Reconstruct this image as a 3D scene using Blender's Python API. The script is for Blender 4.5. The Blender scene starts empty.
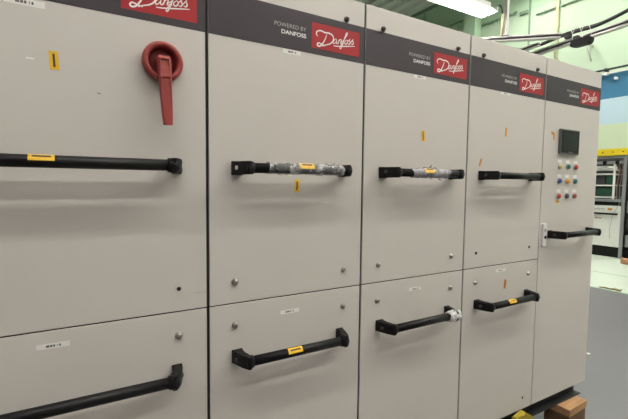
import bpy, bmesh, math, random
from mathutils import Vector, Matrix
random.seed(4)
S = bpy.context.scene
COL = S.collection
PI = math.pi

# ------------------------------------------------------------------ materials
def mat(name, col, rough=.5, metal=0, noise=0, nscale=8, bump=0, bscale=300, emit=None, estr=0, alpha=1, trans=0, spec=.5, coat=0):
    m = bpy.data.materials.new(name); m.use_nodes = True
    nt = m.node_tree; b = nt.nodes['Principled BSDF']
    c = (*col, 1)
    b.inputs['Base Color'].default_value = c
    b.inputs['Roughness'].default_value = rough
    b.inputs['Metallic'].default_value = metal
    b.inputs['Alpha'].default_value = alpha
    b.inputs['Transmission Weight'].default_value = trans
    b.inputs['Specular IOR Level'].default_value = spec
    b.inputs['Coat Weight'].default_value = coat
    tc = nt.nodes.new('ShaderNodeTexCoord')
    if noise:
        n = nt.nodes.new('ShaderNodeTexNoise'); n.inputs['Scale'].default_value = nscale; n.inputs['Detail'].default_value = 4
        nt.links.new(tc.outputs['Object'], n.inputs['Vector'])
        r = nt.nodes.new('ShaderNodeMapRange')
        r.inputs['To Min'].default_value = 1 - noise; r.inputs['To Max'].default_value = 1 + noise
        nt.links.new(n.outputs['Fac'], r.inputs['Value'])
        mx = nt.nodes.new('ShaderNodeVectorMath'); mx.operation = 'SCALE'
        mx.inputs[0].default_value = col
        nt.links.new(r.outputs['Result'], mx.inputs['Scale'])
        nt.links.new(mx.outputs['Vector'], b.inputs['Base Color'])
    if bump:
        n2 = nt.nodes.new('ShaderNodeTexNoise'); n2.inputs['Scale'].default_value = bscale; n2.inputs['Detail'].default_value = 2
        nt.links.new(tc.outputs['Object'], n2.inputs['Vector'])
        bp = nt.nodes.new('ShaderNodeBump'); bp.inputs['Strength'].default_value = bump; bp.inputs['Distance'].default_value = .001
        nt.links.new(n2.outputs['Fac'], bp.inputs['Height']); nt.links.new(bp.outputs['Normal'], b.inputs['Normal'])
    if emit:
        b.inputs['Emission Color'].default_value = (*emit, 1); b.inputs['Emission Strength'].default_value = estr
    return m

M = {}
TUBE = 60
M['panel'] = mat('grey_powder_coat', (.595, .556, .506), .45, noise=.02, nscale=3, bump=.12, bscale=500)
M['panel_side'] = mat('grey_powder_coat_side', (.58, .54, .495), .45, noise=.02)
M['gap_shade'] = mat('black_gap_shade', (.012, .011, .010), .8, noise=.1)  # black that stands in for the shade inside the door gaps
M['banner'] = mat('dark_banner_film', (.046, .037, .042), .45, spec=.35, noise=.03)
M['red'] = mat('logo_red', (.35, .016, .019), .45, spec=.35, noise=.03)
M['white_ink'] = mat('white_ink', (.85, .83, .80), .5, noise=.01)
M['grey_ink'] = mat('light_grey_ink', (.42, .40, .39), .5, noise=.01)
M['black'] = mat('black_plastic', (.006, .0055, .006), .5, spec=.25, noise=.1, bump=.2, bscale=900)
M['bar'] = mat('black_bar_coating', (.006, .0055, .006), .45, spec=.22, noise=.1)
M['screw'] = mat('zinc_screw', (.36, .34, .31), .32, metal=.85, noise=.1)
M['darkscrew'] = mat('dark_screw', (.06, .055, .05), .3, metal=.7, noise=.1)
M['hole'] = mat('dark_hole', (.006, .006, .006), .9, noise=.1)
M['yellow'] = mat('yellow_sticker', (.78, .46, .015), .5, noise=.03)
M['orange'] = mat('orange_sticker', (.60, .25, .02), .5, noise=.03)
M['ink'] = mat('black_ink', (.03, .025, .015), .6, noise=.1)
M['label'] = mat('white_label', (.80, .78, .74), .45, noise=.01)
M['redplastic'] = mat('red_plastic', (.27, .034, .026), .5, noise=.06, nscale=20)
M['redinner'] = mat('red_plastic_recess', (.13, .014, .012), .6, noise=.06, nscale=20)
M['bezel'] = mat('grey_bezel', (.11, .11, .11), .35, noise=.05)
M['screen'] = mat('dark_screen', (.010, .012, .012), .38, spec=.2, noise=.05)
M['steel'] = mat('black_steel', (.018, .018, .019), .5, noise=.3, nscale=12, bump=.3, bscale=200)
M['alu'] = mat('aluminium', (.62, .60, .58), .35, metal=.55, noise=.04)
M['aludark'] = mat('dark_groove', (.05, .045, .045), .6, noise=.1)
M['cable'] = mat('black_cable', (.018, .018, .022), .55, noise=.1)
M['whitepaint'] = mat('white_painted_metal', (.74, .73, .70), .45, noise=.02)
M['greyframe'] = mat('grey_frame_metal', (.33, .335, .345), .4, metal=.4, noise=.06)
M['yellowbeam'] = mat('yellow_painted_beam', (.80, .60, .02), .5, noise=.06)
M['yellowsteel'] = mat('yellow_painted_steel', (.34, .25, .015), .45, noise=.2, nscale=25)
M['pcb'] = mat('green_circuit_board', (.02, .07, .045), .5, noise=.6, nscale=30)
M['rackdark'] = mat('dark_equipment', (.035, .035, .038), .6, noise=.5, nscale=20)
M['card'] = mat('cardboard', (.42, .22, .12), .8, noise=.1)
M['yellowpipe'] = mat('pale_yellow_conduit', (.66, .64, .40), .5, noise=.05)
M['darkline'] = mat('dark_green_conduit', (.20, .29, .21), .6, noise=.05)
M['ledblue'] = mat('blue_button', (.01, .07, .25), .3, noise=.03)
M['green'] = mat('green_button', (.01, .17, .11), .3, noise=.03)
M['btnred'] = mat('red_button', (.42, .03, .02), .3, noise=.03)
M['btnpink'] = mat('faded_red_button', (.40, .10, .09), .3, noise=.03)
M['btnyel'] = mat('pale_yellow_button', (.60, .52, .20), .3, noise=.03)
M['btnora'] = mat('amber_button', (.70, .30, .03), .3, noise=.03)
M['btnblk'] = mat('grey_black_button', (.05, .055, .06), .3, noise=.03)
M['film'] = mat('clear_plastic_film', (.72, .70, .69), .18, noise=.1, nscale=60, alpha=.36, bump=.9, bscale=110)
M['filmgrey'] = mat('translucent_plastic_film', (.50, .47, .49), .22, noise=.15, nscale=50, alpha=.62, bump=.9, bscale=110)
M['filmwhite'] = mat('white_plastic_film', (.78, .77, .75), .3, noise=.1, nscale=40, alpha=.85, bump=.9, bscale=100)
M['tape'] = mat('olive_tape', (.20, .15, .04), .6, noise=.3, nscale=30)
M['fill_panel'] = mat('lit_fill_panel', (1, 1, 1), .5, emit=(1, .98, .90), estr=54)  # glow of the fill lights added over the far hall
M['up_fill'] = mat('lit_upper_fill', (1, 1, 1), .5, emit=(1, .98, .90), estr=26)  # upward glow added to lift the ceiling
M['wallwhite'] = mat('off_white_wall_paint', (.24, .235, .225), .7, noise=.03, nscale=1)
M['paper'] = mat('white_scrap', (.75, .75, .72), .7, noise=.05)
M['tube'] = mat('lit_fluorescent_tube', (1, 1, 1), .5, emit=(1, .965, .92), estr=TUBE)

nt = M['film'].node_tree; n = nt.nodes.new('ShaderNodeTexNoise'); n.inputs['Scale'].default_value = 26; n.inputs['Detail'].default_value = 5
cr = nt.nodes.new('ShaderNodeValToRGB'); cr.color_ramp.elements[0].position = .44; cr.color_ramp.elements[1].position = .62
cr.color_ramp.elements[0].color = (.15,) * 3 + (1,); cr.color_ramp.elements[1].color = (.62,) * 3 + (1,)
tcn = nt.nodes.new('ShaderNodeTexCoord'); nt.links.new(tcn.outputs['Object'], n.inputs['Vector'])
nt.links.new(n.outputs['Fac'], cr.inputs['Fac']); nt.links.new(cr.outputs['Color'], nt.nodes['Principled BSDF'].inputs['Alpha'])
def wood_mat(name, a, b, rough=.75):
    m = bpy.data.materials.new(name); m.use_nodes = True; nt = m.node_tree; bs = nt.nodes['Principled BSDF']
    tc = nt.nodes.new('ShaderNodeTexCoord'); mp = nt.nodes.new('ShaderNodeMapping'); mp.inputs['Scale'].default_value = (2, 22, 30)
    n = nt.nodes.new('ShaderNodeTexNoise'); n.inputs['Scale'].default_value = 3; n.inputs['Detail'].default_value = 6
    cr = nt.nodes.new('ShaderNodeValToRGB'); cr.color_ramp.elements[0].position = .3; cr.color_ramp.elements[1].position = .7
    cr.color_ramp.elements[0].color = (*a, 1); cr.color_ramp.elements[1].color = (*b, 1)
    nt.links.new(tc.outputs['Object'], mp.inputs['Vector']); nt.links.new(mp.outputs['Vector'], n.inputs['Vector'])
    nt.links.new(n.outputs['Fac'], cr.inputs['Fac']); nt.links.new(cr.outputs['Color'], bs.inputs['Base Color'])
    bs.inputs['Roughness'].default_value = rough
    return m
M['wood'] = wood_mat('pine_timber', (.33, .17, .075), (.46, .26, .12))
M['wooddark'] = wood_mat('dark_timber', (.09, .045, .02), (.15, .08, .035))

def band_mat(name, axis, stops, rough, noise=.03, nscale=1.5, bump=0):
    """stops: list of (coord, colour): constant colour from that coordinate upwards (paint bands)"""
    m = bpy.data.materials.new(name); m.use_nodes = True; nt = m.node_tree; bs = nt.nodes['Principled BSDF']
    tc = nt.nodes.new('ShaderNodeTexCoord'); sp = nt.nodes.new('ShaderNodeSeparateXYZ')
    nt.links.new(tc.outputs['Object'], sp.inputs[0])
    lo, hi = stops[0][0], stops[-1][0] + 1
    mr = nt.nodes.new('ShaderNodeMapRange'); mr.inputs['From Min'].default_value = lo; mr.inputs['From Max'].default_value = hi
    nt.links.new(sp.outputs[axis], mr.inputs['Value'])
    cr = nt.nodes.new('ShaderNodeValToRGB'); cr.color_ramp.interpolation = 'CONSTANT'
    els = cr.color_ramp.elements
    els[0].position = 0; els[0].color = (*stops[0][1], 1)
    els.remove(els[1])
    for c, col in stops[1:]:
        e = els.new((c - lo) / (hi - lo)); e.color = (*col, 1)
    nt.links.new(mr.outputs['Result'], cr.inputs['Fac'])
    n = nt.nodes.new('ShaderNodeTexNoise'); n.inputs['Scale'].default_value = nscale; n.inputs['Detail'].default_value = 5
    nt.links.new(tc.outputs['Object'], n.inputs['Vector'])
    r = nt.nodes.new('ShaderNodeMapRange'); r.inputs['To Min'].default_value = 1 - noise; r.inputs['To Max'].default_value = 1 + noise
    nt.links.new(n.outputs['Fac'], r.inputs['Value'])
    mx = nt.nodes.new('ShaderNodeVectorMath'); mx.operation = 'SCALE'
    nt.links.new(cr.outputs['Color'], mx.inputs[0]); nt.links.new(r.outputs['Result'], mx.inputs['Scale'])
    nt.links.new(mx.outputs['Vector'], bs.inputs['Base Color'])
    bs.inputs['Roughness'].default_value = rough
    return m
GREEN = (.42, .58, .41)
PALE = (.48, .60, .45)
CREAM = (.56, .65, .46)
M['wallbands'] = band_mat('painted_wall_bands', 'Z', [(-1, CREAM), (2.95, (.46, .60, .70)), (3.62, (.04, .17, .30)), (4.27, PALE), (6.75, GREEN)], .6)
M['wallgreen'] = mat('green_wall_paint', GREEN, .6, noise=.03, nscale=1.5)
M['ceil'] = mat('ceiling_paint', (.72, .73, .68), .8, noise=.05, nscale=1)
M['floor'] = band_mat('painted_floor', 'X', [(-6, (.132, .124, .134)), (6.55, (.10, .22, .15)), (6.60, (.52, .585, .50)), (7.93, (.20, .34, .24)), (7.99, (.52, .585, .50))], .32, noise=.08, nscale=.9)

# ------------------------------------------------------------------ helpers
def link(o, parent=None):
    COL.objects.link(o)
    if parent is not None: o.parent = parent
    return o
def tag(o, label=None, cat=None, group=None, kind=None):
    if label: o['label'] = label
    if cat: o['category'] = cat
    if group: o['group'] = group
    if kind: o['kind'] = kind
    return o
def empty(name, loc=(0, 0, 0), rot=(0, 0, 0)):
    o = bpy.data.objects.new(name, None); o.empty_display_size = .1
    o.location = loc; o.rotation_euler = rot
    return link(o)

class MB:
    """collects shapes for ONE mesh object"""
    def __init__(s): s.bm = bmesh.new(); s.mats = []
    def _mi(s, m):
        if m is None: return 0
        if m not in s.mats: s.mats.append(m)
        return s.mats.index(m)
    def box(s, x0, x1, y0, y1, z0, z1, bev=0, seg=2, m=None, rot=None):
        b = bmesh.new()
        bmesh.ops.create_cube(b, size=1)
        bmesh.ops.scale(b, vec=(x1 - x0, y1 - y0, z1 - z0), verts=b.verts)
        if bev: bmesh.ops.bevel(b, geom=b.edges[:] , offset=bev, segments=seg, affect='EDGES', profile=.5)
        if rot is not None: bmesh.ops.transform(b, matrix=rot, verts=b.verts)
        bmesh.ops.translate(b, vec=((x0 + x1) / 2, (y0 + y1) / 2, (z0 + z1) / 2), verts=b.verts)
        return s._add(b, m)
    def cyl(s, p0, p1, r, r2=None, n=24, m=None, bev=0, smooth=True):
        p0 = Vector(p0); p1 = Vector(p1); d = p1 - p0
        b = bmesh.new()
        bmesh.ops.create_cone(b, cap_ends=True, segments=n, radius1=r, radius2=r if r2 is None else r2, depth=d.length)
        if bev:
            ed = [e for e in b.edges if e.calc_face_angle(0) > .9]
            bmesh.ops.bevel(b, geom=ed, offset=bev, segments=2, affect='EDGES')
        q = Vector((0, 0, 1)).rotation_difference(d.normalized()).to_matrix().to_4x4()
        bmesh.ops.transform(b, matrix=Matrix.Translation((p0 + p1) / 2) @ q, verts=b.verts)
        if smooth:
            for f in b.faces: f.smooth = len(f.verts) == 4
        return s._add(b, m)
    def lathe(s, prof, c, axis=(0, -1, 0), n=40, m=None):
        """prof: (radius, height along axis)"""
        b = bmesh.new(); rings = []
        for r, h in prof:
            if r < 1e-6: rings.append([b.verts.new((0, 0, h))])
            else: rings.append([b.verts.new((r * math.cos(2 * PI * k / n), r * math.sin(2 * PI * k / n), h)) for k in range(n)])
        for a, c2 in zip(rings, rings[1:]):
            for k in range(n):
                k2 = (k + 1) % n
                if len(a) == 1 and len(c2) == 1: continue
                if len(a) == 1: f = b.faces.new((a[0], c2[k], c2[k2]))
                elif len(c2) == 1: f = b.faces.new((a[k], a[k2], c2[0]))
                else: f = b.faces.new((a[k], a[k2], c2[k2], c2[k]))
                f.smooth = True
        q = Vector((0, 0, 1)).rotation_difference(Vector(axis).normalized()).to_matrix().to_4x4()
        bmesh.ops.transform(b, matrix=Matrix.Translation(c) @ q, verts=b.verts)
        bmesh.ops.recalc_face_normals(b, faces=b.faces)
        return s._add(b, m)
    def prism(s, pts, axis, a, c, bev=0, m=None):
        """polygon extruded along axis 'x','y','z' from a to c. pts are the other two coordinates in order"""
        def P(p, t): return {'x': (t, p[0], p[1]), 'y': (p[0], t, p[1]), 'z': (p[0], p[1], t)}[axis]
        b = bmesh.new()
        A = [b.verts.new(P(p, a)) for p in pts]; B = [b.verts.new(P(p, c)) for p in pts]
        b.faces.new(A); b.faces.new(B[::-1]); n = len(pts)
        for i in range(n): b.faces.new((A[i], B[i], B[(i + 1) % n], A[(i + 1) % n]))
        bmesh.ops.recalc_face_normals(b, faces=b.faces)
        if bev: bmesh.ops.bevel(b, geom=b.edges[:], offset=bev, segments=2, affect='EDGES')
        return s._add(b, m)
    def tube(s, pts, r, n=10, m=None, cap=True):
        b = bmesh.new(); rings = []; N = len(pts); pts = [Vector(p) for p in pts]
        for i, p in enumerate(pts):
            t = (pts[min(i + 1, N - 1)] - pts[max(i - 1, 0)]).normalized()
            u = t.cross(Vector((0, 0, 1)));
            if u.length < 1e-3: u = Vector((1, 0, 0))
            u.normalize(); v = u.cross(t)
            rr = r[i] if isinstance(r, (list, tuple)) else r
            rings.append([b.verts.new(p + (u * math.cos(2 * PI * k / n) + v * math.sin(2 * PI * k / n)) * rr) for k in range(n)])
        for a, c in zip(rings, rings[1:]):
            for k in range(n):
                f = b.faces.new((a[k], a[(k + 1) % n], c[(k + 1) % n], c[k])); f.smooth = True
        if cap: b.faces.new(rings[0][::-1]); b.faces.new(rings[-1])
        bmesh.ops.recalc_face_normals(b, faces=b.faces)
        return s._add(b, m)
    def ribbon(s, pts, w, y, m=None):
        """flat stroke in the xz plane at depth y; pts (x,z), w width or list"""
        P = catmull(pts, 8); N = len(P)
        ws = [w * (.55 + .45 * math.sin(PI * min(1, max(0, i / (N - 1))) )) for i in range(N)] if not isinstance(w, list) else w
        b = bmesh.new(); L = []
        for i in range(N):
            a = Vector(P[max(i - 1, 0)]); c = Vector(P[min(i + 1, N - 1)]); t = (c - a).normalized(); nn = Vector((-t.y, t.x)) * ws[i] / 2
            p = Vector(P[i]); L.append((b.verts.new((p.x + nn.x, y, p.y + nn.y)), b.verts.new((p.x - nn.x, y, p.y - nn.y))))
        for (a, c), (d, e) in zip(L, L[1:]):
            f = b.faces.new((a, d, e, c))
            if f.normal.length == 0: f.normal_update()
            if f.normal.y > 0: f.normal_flip()
        return s._add(b, m)
    def _add(s, b, m):
        mi = s._mi(m)
        for f in b.faces: f.material_index = mi
        me = bpy.data.meshes.new('tmp'); b.to_mesh(me); b.free()
        s.bm.from_mesh(me); bpy.data.meshes.remove(me)
        return s
    def build(s, name, m, parent=None, loc=None):
        me = bpy.data.meshes.new(name); s.bm.to_mesh(me); s.bm.free()
        if s.mats and any(x is not None for x in s.mats):
            for x in s.mats: me.materials.append(x)
        else: me.materials.append(m)
        o = bpy.data.objects.new(name, me)
        if loc: o.location = loc
        return link(o, parent)
def catmull(p, k):
    p = [Vector(a) for a in p]; out = []
    for i in range(len(p) - 1):
        a = p[max(i - 1, 0)]; b = p[i]; c = p[i + 1]; d = p[min(i + 2, len(p) - 1)]
        for j in range(k):
            t = j / k
            out.append(.5 * ((2 * b) + (c - a) * t + (2 * a - 5 * b + 4 * c - d) * t * t + (3 * b - a - 3 * c + d) * t ** 3))
    out.append(p[-1]); return out

def text_obj(name, body, size, x_right, z_base, y, m, parent, width, weight=0):
    """printed lettering: text turned into a flat mesh, right aligned, facing -y"""
    cu = bpy.data.curves.new(name, 'FONT'); cu.body = body; cu.size = size; cu.align_x = 'RIGHT'; cu.offset = weight
    cu.extrude = 0
    t = bpy.data.objects.new('tmp_text', cu); COL.objects.link(t)
    dg = bpy.context.evaluated_depsgraph_get(); dg.update()
    me = bpy.data.meshes.new_from_object(t.evaluated_get(dg))
    COL.objects.unlink(t); bpy.data.objects.remove(t); bpy.data.curves.remove(cu)
    xs = [v.co.x for v in me.vertices]; w = max(xs) - min(xs); xm = max(xs)
    for v in me.vertices:
        v.co = Vector(((v.co.x - xm) * width / w, 0, v.co.y))
    me.name = name; me.materials.clear(); me.materials.append(m)
    o = bpy.data.objects.new(name, me); o.location = (x_right, y, z_base)
    return link(o, parent)

# ------------------------------------------------------------------ room
FL = -.3; X1 = 12; X0 = -5; Y0 = -6; Y1 = 15; CZ = 8.4
def struct(name, mb, m): return tag(mb.build(name, m), kind='structure')
struct('floor', MB().box(X0, X1, Y0, Y1, FL - .1, FL), M['floor'])
struct('ceiling', MB().box(X0, X1, Y0, Y1, CZ, CZ + .1), M['ceil'])
struct('wall_right', MB().box(X1, X1 + .2, Y0, Y1, FL, CZ), M['wallbands'])
struct('wall_back', MB().box(X0, X1, Y1, Y1 + .2, FL, CZ), M['wallgreen'])
struct('wall_left', MB().box(X0 - .2, X0, Y0, Y1, FL, CZ), M['wallwhite'])
struct('wall_front', MB().box(X0, X1, Y0 - .2, Y0, FL, CZ), M['wallwhite'])
t = MB()
t.box(X1 - .35, X1, 8.25, 8.75, FL, CZ, .02); struct('trim_1', t, M['wallgreen'])
t = MB(); t.box(X1 - .03, X1, 6.46, 6.51, 4.9, CZ); struct('trim_2', t, M['darkline'])
t = MB(); t.box(X1 - .05, X1, Y0, Y1, CZ - .12, CZ); struct('trim_3', t, M['darkline'])
for x in [i * .55 + 5.2 for i in range(12)]:
    b = MB(); b.box(x, x + .13, Y0, Y1, CZ - .16, CZ - .001)
    tag(b.build('ceiling_beam', M['whitepaint']), kind='structure')

# ------------------------------------------------------------------ cabinets
G = [-.90, 0, .6353, 1.2657, 1.902, 2.508]
GAP = [.009, .0105, .0095, .009, .0065, 0]      # gap width at each boundary
ZB, ZT, SEAM = 0, 2.0, .8663
BZ0, BZ1 = 1.764, 1.9066
D = .6
LOGO = []
U = [
 ([(12, 21), (9, 24), (11, 29), (18, 31), (26, 29.5), (34, 30), (41, 28), (44, 23), (42, 17), (36, 12), (28, 9), (21, 6)], 2.5),
 ([(30, 27), (27, 19), (23, 12), (18, 6), (13, 4.5), (11, 7), (14, 10), (20, 8.5), (27, 7)], 2.5),
 ([(51, 22.5), (47, 22), (43.5, 17.5), (44, 14.5), (47, 15.5), (51, 21.5)], 1.7), ([(51, 22), (50, 16.5), (52, 15.5), (54.5, 19)], 1.7),
 ([(56, 23.5), (53.5, 15.5)], 1.8), ([(54, 18.5), (58, 23.5), (60.5, 23), (59, 18), (60.5, 16.5), (63, 19.5)], 1.7),
 ([(60, 19), (66, 24.5), (72, 33.5), (73.5, 37), (71.5, 37), (67.5, 28), (63, 16), (59.5, 8.5), (57.5, 9), (60, 14), (66, 18.5)], 1.8),
 ([(71.5, 25), (68, 22), (68, 18.5), (71, 18), (74, 22), (73, 25), (71, 25)], 1.7), ([(74, 23), (79.5, 28.5)], 1.4),
 ([(79.5, 28.5), (78, 26), (79.5, 22), (77.5, 18.8), (74.5, 19.5)], 1.9), ([(78.5, 20), (86, 29.5)], 1.4),
 ([(86, 29.5), (85, 27), (86.5, 23), (84.5, 19.8), (81.5, 20.5)], 1.9),
 ([(90, 17.5), (78, 15.5), (64, 13), (52, 11), (44, 10.5)], 1.9),
]
_logo = None
def logo_meshes():
    """red plate and script, built about the plate's lower left corner"""
    w, h = .2175, .0925
    k = w / 100
    p = MB().box(0, w, -.0009, 0, 0, h); 
    s = MB()
    for pts, wd in U: s.ribbon([(x * k, v * k) for x, v in pts], wd * k, -.0013)
    return p, s
def screw(parent, x, z, m='screw', r=.0115):
    b = MB()
    b.lathe([(0, 0), (r, 0), (r, .002), (r * .82, .003), (r * .78, .008), (r * .55, .0115), (r * .3, .0125), (.0028, .0125), (.0026, .009), (0, .009)], (0, 0, 0), n=20)
    b.box(-r * .55, r * .55, -.0132, -.0120, -.0008, .0008)
    return b.build('screw', M[m], parent, (x, 0, z))
def bolt_hole(parent, x, z, r=.0065):
    b = MB(); b.lathe([(r * 1.0, 0), (r, .0006), (r * .6, .0008), (0, .0008)], (0, 0, 0), n=18)
    return b.build('bolt_hole', M['hole'], parent, (x, 0, z))
def sticker(name, parent, x, z, w, h, m, ang=0, y=0, mark='bar'):
    """thin printed sticker centred at x,z on plane y"""
    b = MB(); b.box(-w / 2, w / 2, -.0006, 0, -h / 2, h / 2, m=M[m])
    if mark == 'bar':
        if h > w: b.box(-w * .12, w * .12, -.0009, -.0006, -h * .36, h * .36, m=M['ink'])
        else: b.box(-w * .38, w * .38, -.0009, -.0006, -h * .02, h * .2, m=M['ink'])
    elif mark == 'text':
        for i, (a, c) in enumerate([(-.22, -.12), (-.1, -.03), (-.01, .05), (.11, .13), (.17, .22)]):
            b.box(a * w, c * w, -.0009, -.0006, -h * .22, h * .2, m=M['bezel'])
    o = b.build(name, M[m], parent, (x, y, z)); o.rotation_euler = (0, ang, 0)
    return o

def handle(parent, x, z, sticker_x=None, wrap=None, HL=.466, dot=None):
    """black bridge handle; x = outer edge of left foot, z = bar axis"""
    h = empty('handle', (x, 0, z)); h.parent = parent
    yb = -.070
    for side in (0, 1):
        def X(v): return v if side == 0 else HL - v
        b = MB()
        ce = .053 if side == 0 else .056
        pw = .040 if side == 0 else .032
        prof = [(0, 0), (pw, 0), (pw, -.038), (ce - .008, -.051), (ce - .008, -.090), (.030, -.090), (.014, -.060), (0, -.014)]
        b.prism([(X(a), c) for a, c in prof], 'z', -.0215, .0215, bev=.004)
        b.cyl((X(.026), yb, 0), (X(ce), yb, 0), .0212, n=28, bev=.0025)
        b.box(min(X(0), X(pw)), max(X(0), X(pw)), -.005, 0, -.0235, .0235, .002)
        # sloping outer face carries the screw recess
        fo = b.build('handle_foot', M['black'], h)
        s = MB(); s.lathe([(0.0075, 0), (.0075, .0015), (.004, .003), (0, .003)], (X(.0062), -.038, 0), axis=((-1 if side == 0 else 1), -.32, 0), n=16)
        s.build('foot_screw', M['alu' if dot == side else 'darkscrew'], h)
    b = MB(); b.cyl((.05, yb, 0), (HL - .05, yb, 0), .0168, n=32)
    b.build('grip_bar', M['bar'], h)
    if sticker_x is not None:
        b = MB(); R = .0172 if not wrap else .0212; w = .057; n = 8; bm = bmesh.new(); rows = []
        for mi, (rr, a0, a1, w2) in enumerate([(R, 20, 100, w), (R + .0003, 52, 72, w * .72)]):
            bm = bmesh.new(); prev = None
            for i in range(n + 1):
                a = math.radians(a0 - 15 + (a1 - a0) * i / n)
                p = (-math.cos(a) * rr, math.sin(a) * rr)
                cur = (bm.verts.new((sticker_x - w2 / 2, yb + p[0], p[1])), bm.verts.new((sticker_x + w2 / 2, yb + p[0], p[1])))
                if prev: bm.faces.new((prev[0], cur[0], cur[1], prev[1]))
                prev = cur
            b._add(bm, M['yellow'] if mi == 0 else M['ink'])
        b.build('warning_sticker', M['yellow'], h)['label'] = 'small yellow sticker with black print'
    if wrap:
        for (a, c, m, rad) in wrap:
            pts = []; rr = []; n = 40; rnd = random.Random(int(a * 1000) + int(x * 100))
            for i in range(n + 1):
                pts.append((a + (c - a) * i / n, yb + rnd.uniform(-.0015, .0015), rnd.uniform(-.0015, .0015))); rr.append(rad + rnd.uniform(-.0012, .003))
            b = MB(); b.tube(pts, rr, n=22, cap=False)
            for f in b.bm.verts: f.co += Vector((rnd.uniform(-.002, .002), rnd.uniform(-.0016, .0016), rnd.uniform(-.0016, .0016)))
            # loose flaps of film
            for q in range(5):
                fx = rnd.uniform(a + .01, c - .03); up = rnd.choice((1, 1, -1)); hh = rnd.uniform(.006, .016)
                bm = bmesh.new(); prev = None
                for i in range(7):
                    xx = fx + i * .006; zz = up * (rad + hh * math.sin(PI * i / 6) * rnd.uniform(.5, 1.2))
                    cur = (bm.verts.new((xx, yb - .006, up * rad * .8)), bm.verts.new((xx + rnd.uniform(-.003, .003), yb - .006 - rnd.uniform(0, .008), zz)))
                    if prev: bm.faces.new((prev[0], cur[0], cur[1], prev[1]))
                    prev = cur
                b._add(bm, None)
            b.build('plastic_wrap', M[m], h)['label'] = 'crumpled clear plastic film' if m != 'filmwhite' else 'wad of white plastic film'
    return h

def cabinet(i, label):
    xl, xr = G[i], G[i + 1]
    root = empty('electrical_cabinet', (xl, 0, 0))
    tag(root, label, 'cabinet', 'row of grey drive cabinets')
    W = xr - xl
    a = GAP[i] / 2; c = W - GAP[i + 1] / 2
    b = MB(); b.box(.0008, W - .0008, .026, D, ZB, ZT - .001, .0015); b.build('body', M['panel_side'], root)
    b = MB(); b.box(.0008, W - (.0008 if i < 4 else .004), .0195, .0262, ZB + .002, ZT - .004);  # black backing and strips: the shade of the door gaps as colour
    b.box(.0004, a - .0004, .005, .0262, ZB + .002, ZT - .003); b.box(c + .0004, W - (.0004 if i < 4 else -.0), .005, .0262, ZB + .002, ZT - .003) if i < 4 else None
    if i < 4: b.box(a, c, .004, .0262, SEAM - .0018, SEAM + .0018)
    b.build('gap_shade', M['gap_shade'], root)
    full = i == 4
    ud = MB().box(a, c, 0, .0195, (SEAM + .0022) if not full else ZB, ZT, .0014).build('upper_door' if not full else 'door', M['panel'], root)
    ld = None
    if not full: ld = MB().box(a, c, 0, .0195, ZB, SEAM - .0022, .0014).build('lower_door', M['panel'], root)
    # banner printed on a film across the door
    bn = MB().box(a, c, -.0004, .0002, BZ0, BZ1).build('banner', M['banner'], root)
    lx = {0: -.0315, 1: .606, 2: 1.2395, 3: 1.876, 4: 2.487}[i] - .2175 - xl
    p, s = logo_meshes()
    p.build('logo_plate', M['red'], bn, (lx, 0, 1.7865))
    s.build('logo_script', M['white_ink'], bn, (lx, 0, 1.7865))
    tx = lx - .0235
    text_obj('lettering', 'POWERED BY', .02, tx, 1.838, -.0012, M['grey_ink'], bn, .127)
    text_obj('lettering', 'DANFOSS', .02, tx, 1.8145, -.0012, M['white_ink'], bn, .100, weight=.00035)
    return root, ud, ld, xl

LBL = [
 'nearest light grey drive cabinet with a red rotary switch on its upper door',
 'light grey drive cabinet with a plastic-wrapped upper handle, right beside the red switch cabinet',
 'light grey middle cabinet of the row, white plastic on its lower handle end',
 'light grey drive cabinet with orange stickers, left of the push-button cabinet',
 'light grey end cabinet with touch screen and nine push-buttons on one tall door',
]
cabs = [cabinet(i, LBL[i]) for i in range(5)]

def both(i, x): return x - G[i]
# cabinet 1
r, ud, ld, x0 = cabs[0]
handle(r, -.083 - .73 - x0, 1.334, -.447 - (-.083 - .73), None, HL=.73, dot=1)
handle(r, -.088 - .73 - x0, .671, None, HL=.73)
sticker('sticker', ud, both(0, -.4165), 1.610, .022, .049, 'yellow', math.radians(-3))['label'] = 'yellow sticker with a black line of print'
sticker('label_strip', ud, both(0, -.478), 1.7500, .09, .017, 'label', 0, mark='text')
sticker('label_strip', ld, both(0, -.438), .822, .08, .015, 'label', 0, mark='text')
bolt_hole(ud, both(0, -.095), .941); bolt_hole(ud, both(0, -.80), .941)
screw(ld, both(0, -.096), .788, r=.0125); screw(ld, both(0, -.80), .788, r=.0125)
screw(ud, both(0, -.095), 1.917); screw(ud, both(0, -.80), 1.917)
b = MB(); b.box(-.009, .009, -.0004, 0, -.0022, .0022, .0003); b.build('paint_chip', M['label'], ud, (both(0, -.47), 0, 1.607))
b = MB(); b.box(-.005, .005, -.0004, 0, -.0022, .0022, .0003); b.build('scuff_mark', M['greyframe'], ud, (both(0, -.31), 0, 1.535))
b = MB(); b.box(-.02, .02, -.0004, 0, -.0006, .0006); b.build('scratch', M['greyframe'], ud, (both(0, -.028), 0, .921))
# rotary main switch
rs = empty('rotary_switch', (both(0, -.1385), 0, 1.6465)); rs.parent = r
rs['label'] = 'red rotary main switch with hanging lever'
b = MB(); b.lathe([(.0500, 0), (.0575, .002), (.0590, .010), (.0590, .022), (.0565, .028), (.0500, .0300), (.0440, .0285), (.0420, .024), (.0405, .010), (.0385, .004), (0, .004)], (0, 0, 0), n=64)
b.build('switch_ring', M['redplastic'], rs)
b = MB(); b.lathe([(.038, .0101), (.036, .0125), (.016, .0125), (.015, .026), (0, .026)], (0, 0, 0), n=40); b.build('switch_hub', M['redinner'], rs)
b = MB()
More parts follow.
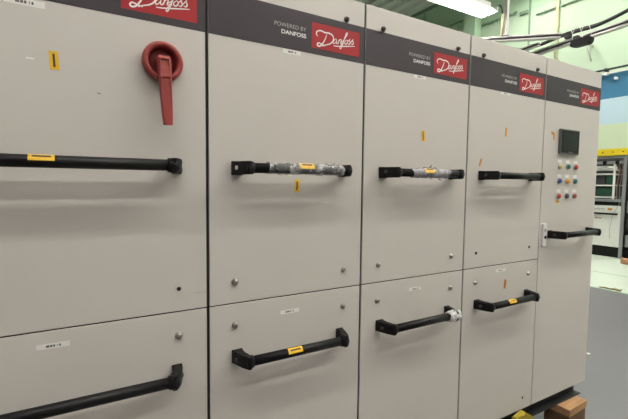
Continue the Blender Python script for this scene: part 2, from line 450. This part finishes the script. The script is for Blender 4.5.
# lever: tapered bar with a raised frame, made of cross-sections down its length
def lever():
    bm = bmesh.new()
    secs = [(.012, .0170, -.022, -.040), (.004, .0190, -.016, -.044), (-.034, .0185, -.016, -.048), (-.064, .0172, -.028, -.051), (-.120, .0158, -.032, -.054), (-.168, .0142, -.035, -.056), (-.192, .0125, -.038, -.056)]
    rings = []
    for z, w, y0, y1 in secs:
        e = .003
        rings.append([bm.verts.new(p) for p in [(-w + e, y0, z), (w - e, y0, z), (w, y0 - e, z), (w, y1 + e, z), (w - e, y1, z), (-w + e, y1, z), (-w, y1 + e, z), (-w, y0 - e, z)]])
    for p, q in zip(rings, rings[1:]):
        for k in range(8): bm.faces.new((p[k], p[(k + 1) % 8], q[(k + 1) % 8], q[k]))
    bm.faces.new(rings[0]); bm.faces.new(rings[-1][::-1])
    bmesh.ops.recalc_face_normals(bm, faces=bm.faces)
    return bm
b._add(lever(), None)
b.box(-.0125, .0125, -.0475, -.043, .000, .006, .001)
b.box(-.0145, -.0112, -.0495, -.042, -.044, .006, .001); b.box(.0112, .0145, -.0495, -.042, -.044, .006, .001)
b.box(-.0165, .0165, -.0535, -.046, -.054, -.044, .0015)
b.box(-.0148, -.0118, -.0555, -.048, -.130, -.050, .001); b.box(.0112, .0142, -.0555, -.048, -.130, -.050, .001)
lv = b.build('lever', M['redplastic'], rs); lv.rotation_euler = (0, math.radians(-2.2), 0)
# cabinet 2
r, ud, ld, x0 = cabs[1]
handle(r, .080 - x0, 1.334, .327 - .080, [(.10, .405, 'film', .0185)], dot=0)
handle(r, .080 - x0, .680, .291 - .082)
sticker('sticker', ud, .3325, 1.276, .020, .047, 'yellow', math.radians(3))['label'] = 'yellow sticker with a black line of print'
sticker('label_strip', ud, .308, 1.7555, .072, .015, 'label', math.radians(0), mark='text')
sticker('label_strip', ld, .306, .806, .078, .014, 'label', 0, mark='text')
for z in (.943,): screw(ud, .093, z, r=.0125); screw(ud, .546, z)
for z in (.790,): screw(ld, .093, z, r=.0125); screw(ld, .547, z)
screw(ud, .093, 1.9185, 'darkscrew'); screw(ud, .543, 1.9185, 'darkscrew')
# cabinet 3
r, ud, ld, x0 = cabs[2]
handle(r, .718 - x0, 1.334, .929 - .718, [(.115, .335, 'filmgrey', .0185)], HL=.452)
handle(r, .718 - x0, .680, None, [(.375, .430, 'filmwhite', .023)], HL=.452)
sticker('sticker', ud, .968 - x0, 1.502, .020, .048, 'yellow', math.radians(-5))['label'] = 'yellow sticker with a black line of print'
sticker('label_strip', ud, .94 - x0, 1.7565, .072, .013, 'label', 0, mark='text')
sticker('label_strip', ld, .945 - x0, .812, .075, .014, 'label', 0, mark='text')
for xx in (.726, 1.176): screw(ud, xx - x0, .943); screw(ld, xx - x0, .790); screw(ud, xx - x0, 1.9185, 'darkscrew')
# cabinet 4
r, ud, ld, x0 = cabs[3]
handle(r, 1.353 - x0, 1.334, HL=.454)
handle(r, 1.353 - x0, .680, 1.556 - 1.353, HL=.458)
sticker('sticker', ud, 1.561 - x0, 1.563, .013, .046, 'orange', math.radians(3), mark=None)
sticker('sticker', ud, 1.366 - x0, 1.399, .011, .040, 'orange', math.radians(22), mark=None)
sticker('sticker', ld, 1.606 - x0, .756, .018, .050, 'orange', math.radians(5))
sticker('label_strip', ud, 1.545 - x0, 1.7575, .075, .011, 'label', 0, mark='text')
sticker('label_strip', ld, 1.563 - x0, .835, .080, .014, 'label', 0, mark='text')
for xx in (1.359, 1.811): bolt_hole(ud, xx - x0, .943, .008); screw(ld, xx - x0, .792, r=.0115); screw(ud, xx - x0, 1.9185, 'darkscrew')
bolt_hole(ld, 1.814 - x0, .068, .007)
# cabinet 5
r, ud, _, x0 = cabs[4]
handle(r, 1.984 - x0, 1.004, HL=.455)
o = sticker('sticker', ud, 1.992 - x0, 1.588, .034, .016, 'orange', math.radians(18), mark=None)
o = sticker('sticker', ud, 2.005 - x0, 1.570, .014, .034, 'orange', math.radians(-6), mark=None, y=-.0004)
b = MB(); b.box(-.101, .101, -.016, 0, -.073, .073, .004, m=M['bezel']); b.box(-.094, .094, -.018, -.015, -.065, .065, .001, m=M['black'])
hm = b.build('touch_screen', None, r, (2.153 - x0, 0, 1.546))
b = MB(); b.box(-.078, .078, -.0188, -.018, -.048, .055); b.build('display', M['screen'], hm)
b = MB(); b.box(-.022, .022, -.0186, -.018, -.0605, -.0585); b.build('maker_mark', M['grey_ink'], hm)
cols = [['btnyel', 'green', 'btnred'], ['ledblue', 'btnora', 'green'], ['btnred', 'btnblk', 'btnpink']]
names = {'btnyel': 'pale yellow', 'green': 'green', 'btnred': 'red', 'ledblue': 'blue', 'btnora': 'amber', 'btnblk': 'dark grey', 'btnpink': 'faded red'}
for ri, z in enumerate((1.401, 1.315, 1.227)):
    for ci, xx in enumerate((2.076, 2.163, 2.248)):
        pb = MB(); pb.lathe([(0, 0), (.0165, 0), (.0165, .003), (.0150, .005), (.0150, .0052)], (0, 0, 0), n=28, m=M['greyframe'])
        pb.lathe([(.0148, .003), (.0140, .011), (.0125, .014), (.0060, .0155), (0, .0158)], (0, 0, 0), n=28, m=M[cols[ri][ci]])
        o = pb.build('push_button', None, r, (xx - x0, 0, z)); o['label'] = names[cols[ri][ci]] + ' push-button'
        MB().box(-.022, .022, -.0015, 0, .020, .039, .0004).build('name_plate', M['label'], o)
sticker('sticker', ud, 2.072 - x0, 1.192, .032, .020, 'yellow', 0)
# door lock plate
b = MB(); b.box(-.019, .019, -.012, 0, -.066, .066, .004)
lk = b.build('lock_plate', M['whitepaint'], r, (1.942 - x0, 0, 1.003)); lk['label'] = 'white door lock plate'
b = MB(); b.lathe([(.0095, .012), (.0095, .0135), (.006, .0135), (0, .0135)], (0, 0, .03), n=18); b.build('lock_cylinder', M['greyframe'], lk)
b = MB(); b.lathe([(.0095, .012), (.0095, .0140), (.006, .0140), (0, .0140)], (0.003, 0, -.012), n=18); b.build('lock_cylinder', M['black'], lk)

# ------------------------------------------------------------------ base channel and packing
b = MB(); xa, xb = -.88, 2.476
b.prism([(.008, 0), (.06, 0), (.06, -.086), (.008, -.086), (.008, -.079), (.052, -.079), (.052, -.007), (.008, -.007)], 'x', xa, xb)
tag(b.build('steel_channel', M['steel']), 'black steel channel running under the front of the cabinet row', 'channel')
b = MB()
b.prism([(.59, 0), (.54, 0), (.54, -.086), (.59, -.086), (.59, -.079), (.547, -.079), (.547, -.007), (.59, -.007)], 'x', xa, xb)
tag(b.build('steel_channel', M['steel']), 'rear black steel channel under the backs of the cabinets', 'channel')
def timber(name, label, cx, cy, z0, lx, ly, h, rz, m):
    b = MB(); b.box(-lx / 2, lx / 2, -ly / 2, ly / 2, 0, h, .003)
    o = b.build(name, M[m]); o.location = (cx, cy, z0); o.rotation_euler = (0, 0, rz)
    return tag(o, label, 'timber block', 'timber packing under the cabinets')
timber('timber_block', 'light brown timber block directly under the end of the steel channel', 2.312, .010, -.133, .225, .145, .047, math.radians(3), 'wood')
timber('timber_block', 'dark brown timber block standing on the floor beneath the lighter block', 2.300, .012, FL, .205, .150, .167, math.radians(1), 'wooddark')
for xx in (-.3, 1.0, 2.3):
    if xx != 2.3: timber('timber_block', 'dark timber block hidden under the front channel', xx, .03, FL, .15, .1, .214, 0, 'wooddark')
    timber('timber_block', 'dark timber block hidden under the rear channel', xx, .565, FL, .15, .1, .214, 0, 'wooddark')
# yellow machine skate in front of the channel
sk = empty('machine_skate', (1.745, -.03, FL)); tag(sk, 'yellow eight-sided steel jack head in front of the steel channel', 'jack')
b = MB(); n = 8; R = .100
b.prism([(R * math.cos(PI / 5 + 2 * PI * k / n), R * math.sin(PI / 5 + 2 * PI * k / n)) for k in range(n)], 'y', -.025, .010, bev=.003)
o = b.build('head_plate', M['yellowsteel'], sk, (0.004, 0, .222))
b = MB()
for k in range(4): b.lathe([(.010, 0), (.010, .004), (.005, .006), (0, .006)], (.055 * math.cos(k * PI / 2 + .9), -.025, .055 * math.sin(k * PI / 2 + .9)), n=6)
b.build('bolt', M['black'], o)
b = MB(); b.box(-.03, .03, -.03, .01, .012, .17, .003); b.box(-.08, .08, -.06, .02, 0, .014, .003); b.build('stand', M['yellowsteel'], sk)

# ------------------------------------------------------------------ hanging fluorescent lights
def light(x0, x1, y, z, label, group=None):
    L = x1 - x0
    root = empty('hanging_light', (x0, y, z)); tag(root, label, 'light', group)
    b = MB(); b.prism([(-.125, .0), (-.12, .0), (-.05, .06), (.05, .06), (.12, .0), (.125, 0), (.06, .07), (-.06, .07)], 'x', 0, L, m=M['whitepaint'])
    b.box(0, .012, -.12, .12, -.0, .065, m=M['whitepaint']); b.box(L - .012, L, -.12, .12, -.0, .065, m=M['whitepaint'])
    b.prism([(-.012, -.018), (.012, -.018), (.02, .06), (-.02, .06)], 'x', .012, L - .012, m=M['greyframe'])
    b.box(.05, L - .05, -.05, .05, .07, .13, .003, m=M['whitepaint'])
    b.build('reflector', M['whitepaint'], root)
    for s in (-1, 1):
        b = MB(); b.cyl((.02, s * .06, .018), (L - .02, s * .06, .018), .019, n=10)
        b.build('fluorescent_tube', M['tube'], root)
    for xx in (.3, L - .3):
        b = MB(); b.cyl((xx, 0, .13), (xx, 0, CZ - z), .004, n=6); b.build('suspension_cable', M['greyframe'], root)
light(1.95, 4.32, 2.19, 3.50, 'lit twin-tube fluorescent light hanging above and behind the cabinets')
gA = 'fluorescent lights in rows over the aisle in front of the cabinets'
for xa in (-3.2, -.65, 1.9):
    for yy in (-1.50, -3.10):
        light(xa, xa + 2.45, yy, 4.6, 'lit twin-tube fluorescent light hanging over the aisle in front of the cabinets', gA)
gB = 'added fill lights over the far floor'
for xa in (5.6, 8.0, 10.4):  # lamps added out of view to brighten the far wall and floor
    for yy in (-3.5, -.5, 2.5, 6.0):
        if yy == 6.0 and xa < 7: continue
        root = empty('added_fill_light', (xa, yy, 7.3)); tag(root, 'unseen rectangular fill light added high over the far floor', 'light', gB)
        b = MB(); b.box(-.62, .62, -.32, .32, .0, .10, .01); b.build('housing', M['whitepaint'], root)
        b = MB(); b.box(-.58, .58, -.28, .28, -.012, .0); b.build('lens', M['fill_panel'], root)
        b = MB(); b.box(-.5, .5, -.2, .2, .10, .108); b.build('upper_fill_panel', M['up_fill'], root)  # glowing top panel added to brighten the ceiling
        for k in (-.56, .56):
            b = MB(); b.cyl((k, 0, .1), (k, 0, CZ - 7.3), .006, n=6); b.build('suspension_cable', M['greyframe'], root)

# ------------------------------------------------------------------ overhead light crane rails
rz = 3.2
b = MB()
def rail(p0, p1, w, h, name, m):
    """grooved aluminium profile, runs p0 -> p1"""
    p0 = Vector(p0); p1 = Vector(p1); d = p1 - p0; L = d.length
    b = MB()
    b.box(0, L, -w / 2, w / 2, -h / 2, -h * .22, .002, m=M['alu'])
    b.box(0, L, -w / 2, w / 2, h * .16, h / 2, .002, m=M['alu'])
    b.box(0, L, -w / 2 + .012, w / 2 - .012, -h * .22, h * .16, m=M['aludark'])
    o = b.build(name, None); o.location = p0
    o.rotation_euler = (0, 0, math.atan2(d.y, d.x))
    return o
o = rail((3.49, 3.034, 3.2), (4.99, 1.646, 3.2), .07, .065, 'aluminium_rail', None)
tag(o, 'aluminium profile rail running from above the cabinets to the black trolley', 'rail')
o = rail((4.763, -.283, 3.11), (5.466, 4.016, 3.11), .07, .065, 'aluminium_rail', None)
tag(o, 'long aluminium rail under the black cable, running on to the right edge', 'rail')
o = rail((4.90, 1.86, 3.140), (5.12, 3.43, 3.140), .06, .045, 'aluminium_rail', None)
tag(o, 'short second aluminium rail just above the cabinet tops, left of the cable', 'rail')
b = MB()
pp = catmull([(4.90, .3, 3.36), (4.93, .75, 3.27), (4.96, .95, 3.225), (5.00, 1.21, 3.19), (5.03, 1.45, 3.20), (5.06, 1.70, 3.205), (5.10, 1.95, 3.19), (5.14, 2.2, 3.19), (5.30, 3.2, 3.17)], 6)
for k in range(5):
    b.tube([(p[0] - .01 + .020 * k, p[1], p[2] + .012 * k) for p in pp], .017, n=8)
tag(b.build('festoon_cable', M['cable']), 'black bundle of cables curving up over the long aluminium rail', 'cable')
tr = empty('trolley', (4.94, 1.355, 3.045)); tag(tr, 'black trolley box with metal clamps where the overhead rails cross', 'trolley')
b = MB(); b.prism([(-.12, -.04), (-.09, -.065), (.07, -.065), (.12, -.045), (.12, .0), (.09, .025), (-.10, .025), (-.125, .0)], 'x', -.045, .035, bev=.007)
b.build('trolley_box', M['black'], tr)
b = MB()
b.box(.035, .10, .17, .235, .10, .17, .004); b.build('clamp', M['aludark'], tr)
b = MB(); b.box(.0, .05, .05, .11, .025, .085, .004); b.build('clamp', M['aludark'], tr)
for q in range(3):
    b = MB(); b.tube(catmull([(.02, -.10 + .10 * q, .02), (.0, -.07 + .10 * q, .16), (.04, .0 + .10 * q, .20), (.06, .04 + .10 * q, .15)], 6), .004, n=6)
    b.build('wire_loop', M['alu'], tr)
hp = empty('hanger_pole', (4.517, 2.085, 3.235)); tag(hp, 'white vertical hanger pole holding the aluminium rail, yellowish tube at its side', 'pole')
b = MB(); b.box(-.022, .022, -.022, .022, 0, CZ - 3.24, .003); b.box(-.05, .05, -.05, .05, 0, .012); b.build('pole', M['whitepaint'], hp)
b = MB(); b.cyl((-.055, .02, 0), (-.055, .02, .28), .017, n=12); b.build('side_tube', M['yellowpipe'], hp)
b = MB(); b.tube(catmull([(-.055, .02, .28), (-.06, .03, .36), (-.085, .05, .40), (-.10, .07, .37), (-.105, .08, .32)], 6), .009, n=6); b.build('wire', M['cable'], hp)

# ------------------------------------------------------------------ wall items
def yp(name, y0, y1, z, r, m, label, cat, x=X1 - .05):
    b = MB(); b.cyl((x, y0, z), (x, y1, z), r, n=10)
    n = 8
    for k in range(n):
        yy = y0 + (y1 - y0) * (k + .5) / n; b.box(x - .02, X1, yy - .03, yy + .03, z - r - .01, z + r + .01)
    return tag(b.build(name, M[m]), label, cat)
yp('wall_conduit', 2.0, 6.25, 6.55, .022, 'darkline', 'dark conduit high on the green wall, right of the dark vertical joint', 'conduit')
yp('wall_conduit', 6.9, 8.2, 6.86, .028, 'darkline', 'dark conduit on the green wall next to the pilaster', 'conduit')
yp('wall_conduit', 8.9, 12.5, 7.3, .02, 'darkline', 'thin dark conduit on the wall left of the pilaster', 'conduit')
yp('wall_pipe', .5, 9.0, 4.40, .028, 'cable', 'dark pipe running along the wall just above the blue band', 'pipe', X1 - .12)
yp('wall_pipe', .5, 9.0, 4.30, .022, 'whitepaint', 'pale pipe under the dark pipe, at the top of the blue band', 'pipe', X1 - .10)
b = MB(); b.cyl((X1 - .06, 5.6, 4.4), (X1 - .06, 5.6, CZ), .04, n=12)
for zz in (5, 6, 7): b.box(X1 - .06, X1, 5.54, 5.66, zz, zz + .05)
tag(b.build('vertical_conduit', M['yellowpipe']), 'pale yellow vertical conduit on the wall above the end cabinet', 'conduit')
b = MB(); b.box(X1 - .08, X1, 6.53, 6.80, 6.70, 6.80, .01)
for k in range(3): b.box(X1 - .09, X1 - .08, 6.55, 6.78, 6.715 + .028 * k, 6.725 + .028 * k)
tag(b.build('wall_vent', M['darkline']), 'small dark slotted vent high on the green wall', 'vent')
for yy, zz, lb in ((10.9, 8.0, 'small dark hook fixture high on the wall under the ceiling line, farthest left'), (9.75, 7.15, 'small dark wall fixture left of the pilaster, upper one'), (9.2, 6.95, 'small dark wall fixture beside the pilaster, lower one')):
    b = MB(); b.box(X1 - .12, X1, yy - .06, yy + .06, zz - .05, zz + .05, .01); b.box(X1 - .1, X1 - .06, yy - .015, yy + .015, zz + .05, zz + .2)
    tag(b.build('wall_fixture', M['darkline']), lb, 'fixture')
br = MB(); br.box(X1 - .35, X1, 4.60, 4.66, 5.14, 5.20, .01); br.tube([(X1 - .33, 4.63, 5.2), (X1 - .2, 4.95, 5.35)], .02, n=8); br.tube([(X1 - .3, 4.63, 5.15), (X1 - .02, 4.63, 4.75)], .02, n=8)
tag(br.build('wall_bracket', M['alu']), 'small metal bracket on the cream wall below the black trolley', 'bracket')
b = MB(); b.box(X1 - .14, X1, 3.96, 4.01, 4.10, 4.17, .01)
tag(b.build('wall_lamp', M['whitepaint']), 'small white fitting at the top of the blue wall band', 'fixture')

# ------------------------------------------------------------------ test rack in the background
XR = 10.0
rk = empty('equipment_rack', (XR, 3.3, FL)); tag(rk, 'tall open equipment rack with yellow top beam and white lower panel', 'rack')
H0 = -FL
def rb(name, m, *a, bev=.004, lab=None, par=None):
    b = MB(); b.box(*a, bev); o = b.build(name, M[m], par or rk)
    if lab: o['label'] = lab
    return o
# local y: 3.3 is the origin; world y range 2.55 .. 3.95
b = MB(); b.box(-.03, .12, -.85, .70, H0 + 1.985, H0 + 2.135, .006); tb = b.build('top_beam', M['yellowbeam'], rk)
for k in range(8): MB().lathe([(.014, 0), (.014, .008), (0, .010)], (-.03, -.78 + .2 * k, H0 + 2.06), axis=(-1, 0, 0), n=8).build('bolt', M['black'], tb)
for yy in (-.44, .66, -.84):
    rb('post', 'greyframe', 0, .06, yy, yy + .055, .0, H0 + 1.985)
    rb('post', 'greyframe', .74, .80, yy, yy + .055, .0, H0 + 1.985)
rb('back_panel', 'rackdark', .72, .74, -.84, .71, .0, H0 + 1.985)
rb('plinth', 'black', .015, .74, -.385, .66, 0, .235)
rb('plinth', 'black', .09, .74, -.80, -.45, 0, .16)
wp = rb('lower_panel', 'whitepaint', 0.0, .03, -.385, .66, .235, H0 + .86)
b = MB(); b.box(-.045, -.012, -.34, .50, H0 + .655, H0 + .695, .006); b.build('pull_bar', M['black'], wp)
b = MB(); b.box(-.003, 0, -.22, -.13, H0 + .755, H0 + .805); b.build('caution_sticker', M['orange'], wp)
b = MB()
for k in range(5): b.box(-.002, 0, -.07 + .045 * k, -.04 + .045 * k, H0 + .76 + .01 * (k % 2), H0 + .785 + .01 * (k % 2))
b.build('printed_marks', M['greyframe'], wp)
b = MB(); b.box(-.003, 0, -.04, .14, H0 + .545, H0 + .585, m=M['label']); b.box(-.004, -.003, -.02, .05, H0 + .555, H0 + .575, m=M['btnred']); b.box(-.004, -.003, .06, .12, H0 + .555, H0 + .575, m=M['ink']); b.build('small_label', None, wp)
b = MB(); b.tube(catmull([(-.03, -.25, H0 + .66), (-.02, -.22, H0 + .5), (-.02, -.20, H0 + .3), (-.015, -.21, H0 + .12)], 5), .004, n=5); b.build('cord', M['greyframe'], wp)
b = MB(); b.tube(catmull([(-.03, -.25, H0 + .68), (-.04, -.32, H0 + .8), (-.05, -.38, H0 + .93), (-.04, -.40, H0 + 1.1)], 5), .005, n=5); b.build('cord', M['greyframe'], wp)
rb('drawer_rail', 'greyframe', -.01, .06, -.385, .66, H0 + .95, H0 + 1.01)
rb('drawer_rail', 'black', .02, .6, -.385, .66, H0 + .87, H0 + .945)
for z in (1.03, 1.30, 1.555, 1.66):
    rb('shelf', 'whitepaint', .02, .60, -.20, .66, H0 + z, H0 + z + (.03 if z < 1.6 else .02))
rb('inner_post', 'whitepaint', .0, .05, -.235, -.198, H0 + .95, H0 + 1.83)
rb('cross_bar', 'greyframe', -.01, .06, -.385, .66, H0 + 1.80, H0 + 1.86)
rb('cross_bar', 'greyframe', 0, .05, -.385, .66, H0 + 1.93, H0 + 1.985)
for k, yy in enumerate((-.31, -.06, .22)): rb('clamp', 'black', -.03, .02, yy, yy + .07, H0 + 1.78, H0 + 1.87)
rb('module', 'whitepaint', .03, .5, -.08, .40, H0 + 1.69, H0 + 1.76, bev=.03)
rb('module', 'rackdark', .06, .5, -.02, .5, H0 + 1.33, H0 + 1.54)
rb('module', 'whitepaint', .05, .5, .17, .64, H0 + 1.33, H0 + 1.50)
rb('circuit_board', 'pcb', .05, .4, -.17, -.05, H0 + 1.34, H0 + 1.53)
rb('circuit_board', 'pcb', .06, .4, -.16, .14, H0 + 1.08, H0 + 1.25)
rb('circuit_board', 'pcb', .06, .4, .22, .60, H0 + 1.08, H0 + 1.22)
for k in range(5):
    b = MB(); y0 = -.27 - .02 * k
    b.tube(catmull([(.1, y0, H0 + 1.8), (.05, y0 - .02, H0 + 1.55), (.08, y0 + .02, H0 + 1.3), (.05, y0, H0 + 1.02)], 6), .008, n=6)
    b.build('loose_wire', M[('greyframe', 'redplastic', 'cable', 'greyframe', 'pcb')[k]], rk)
for k in range(5): rb('side_module', 'rackdark' if k % 2 else 'greyframe', .1, .6, -.78, -.46, .25 + k * .38, .25 + k * .38 + .26)
# reel of tape on the floor
b = MB(); b.lathe([(.07, 0), (.125, 0), (.13, .004), (.13, .095), (.125, .1), (.09, .1), (.085, .095), (.085, .005), (.09, 0)], (0, 0, 0), axis=(0, 0, 1), n=32)
o = b.build('cardboard_reel', M['card']); o.location = (9.40, 2.475, FL); tag(o, 'round brown cardboard reel on the floor in front of the rack', 'reel')
# floor debris
b = MB()
bm = bmesh.new(); prev = None
for i, (x, y, z, w) in enumerate([(0, .0, .004, .02), (.02, -.07, .012, .03), (.01, -.14, .006, .035), (.03, -.2, .02, .03), (.02, -.27, .008, .045), (.0, -.30, .03, .03)]):
    cur = [bm.verts.new(p) for p in ((x - w, y, z + .006), (x + w, y, z + .002), (x + w, y, z - .002 if z > .006 else .0), (x - w, y, 0.0))]
    if prev:
        for k in range(4): bm.faces.new((prev[k], prev[(k + 1) % 4], cur[(k + 1) % 4], cur[k]))
    else: bm.faces.new(cur)
    prev = cur
bm.faces.new(prev[::-1]); bmesh.ops.recalc_face_normals(bm, faces=bm.faces); b._add(bm, None)
o = b.build('tape_scrap', M['tape']); o.location = (6.72, 1.80, FL); tag(o, 'twisted olive scrap of tape on the pale floor edge', 'scrap')
b = MB(); b.prism([(-.02, -.01), (.015, -.018), (.028, .004), (.004, .016)], 'z', 0, .002)
o = b.build('paper_scrap', M['paper']); o.location = (3.78, .57, FL); tag(o, 'tiny white scrap of paper on the grey floor', 'scrap')

# ------------------------------------------------------------------ world, camera
w = bpy.data.worlds.new('world'); S.world = w; w.use_nodes = True
w.node_tree.nodes['Background'].inputs[0].default_value = (.8, .85, .8, 1)
w.node_tree.nodes['Background'].inputs[1].default_value = .05

F = 402.89; yaw, pitch, roll = .5315892, -.0643734, .0110758
C = Vector((-.37048, -1.32214, 1.284645))
fw = Vector((math.sin(yaw) * math.cos(pitch), math.cos(yaw) * math.cos(pitch), math.sin(pitch)))
rr = Vector((math.cos(yaw), -math.sin(yaw), 0)); uu = rr.cross(fw)
r2 = rr * math.cos(roll) + uu * math.sin(roll); u2 = -rr * math.sin(roll) + uu * math.cos(roll)
cd = bpy.data.cameras.new('camera'); cam = bpy.data.objects.new('camera', cd); COL.objects.link(cam)
mw = Matrix((r2, u2, -fw)).transposed().to_4x4(); mw.translation = C
cam.matrix_world = mw
cd.sensor_fit = 'HORIZONTAL'; cd.sensor_width = 36; cd.lens = F / 628 * 36; cd.clip_start = .02; cd.clip_end = 100
S.camera = cam
S.view_settings.view_transform = 'Standard'; S.view_settings.look = 'None'; S.view_settings.gamma = 1; S.view_settings.use_curve_mapping = False
S.view_settings.exposure = -.16
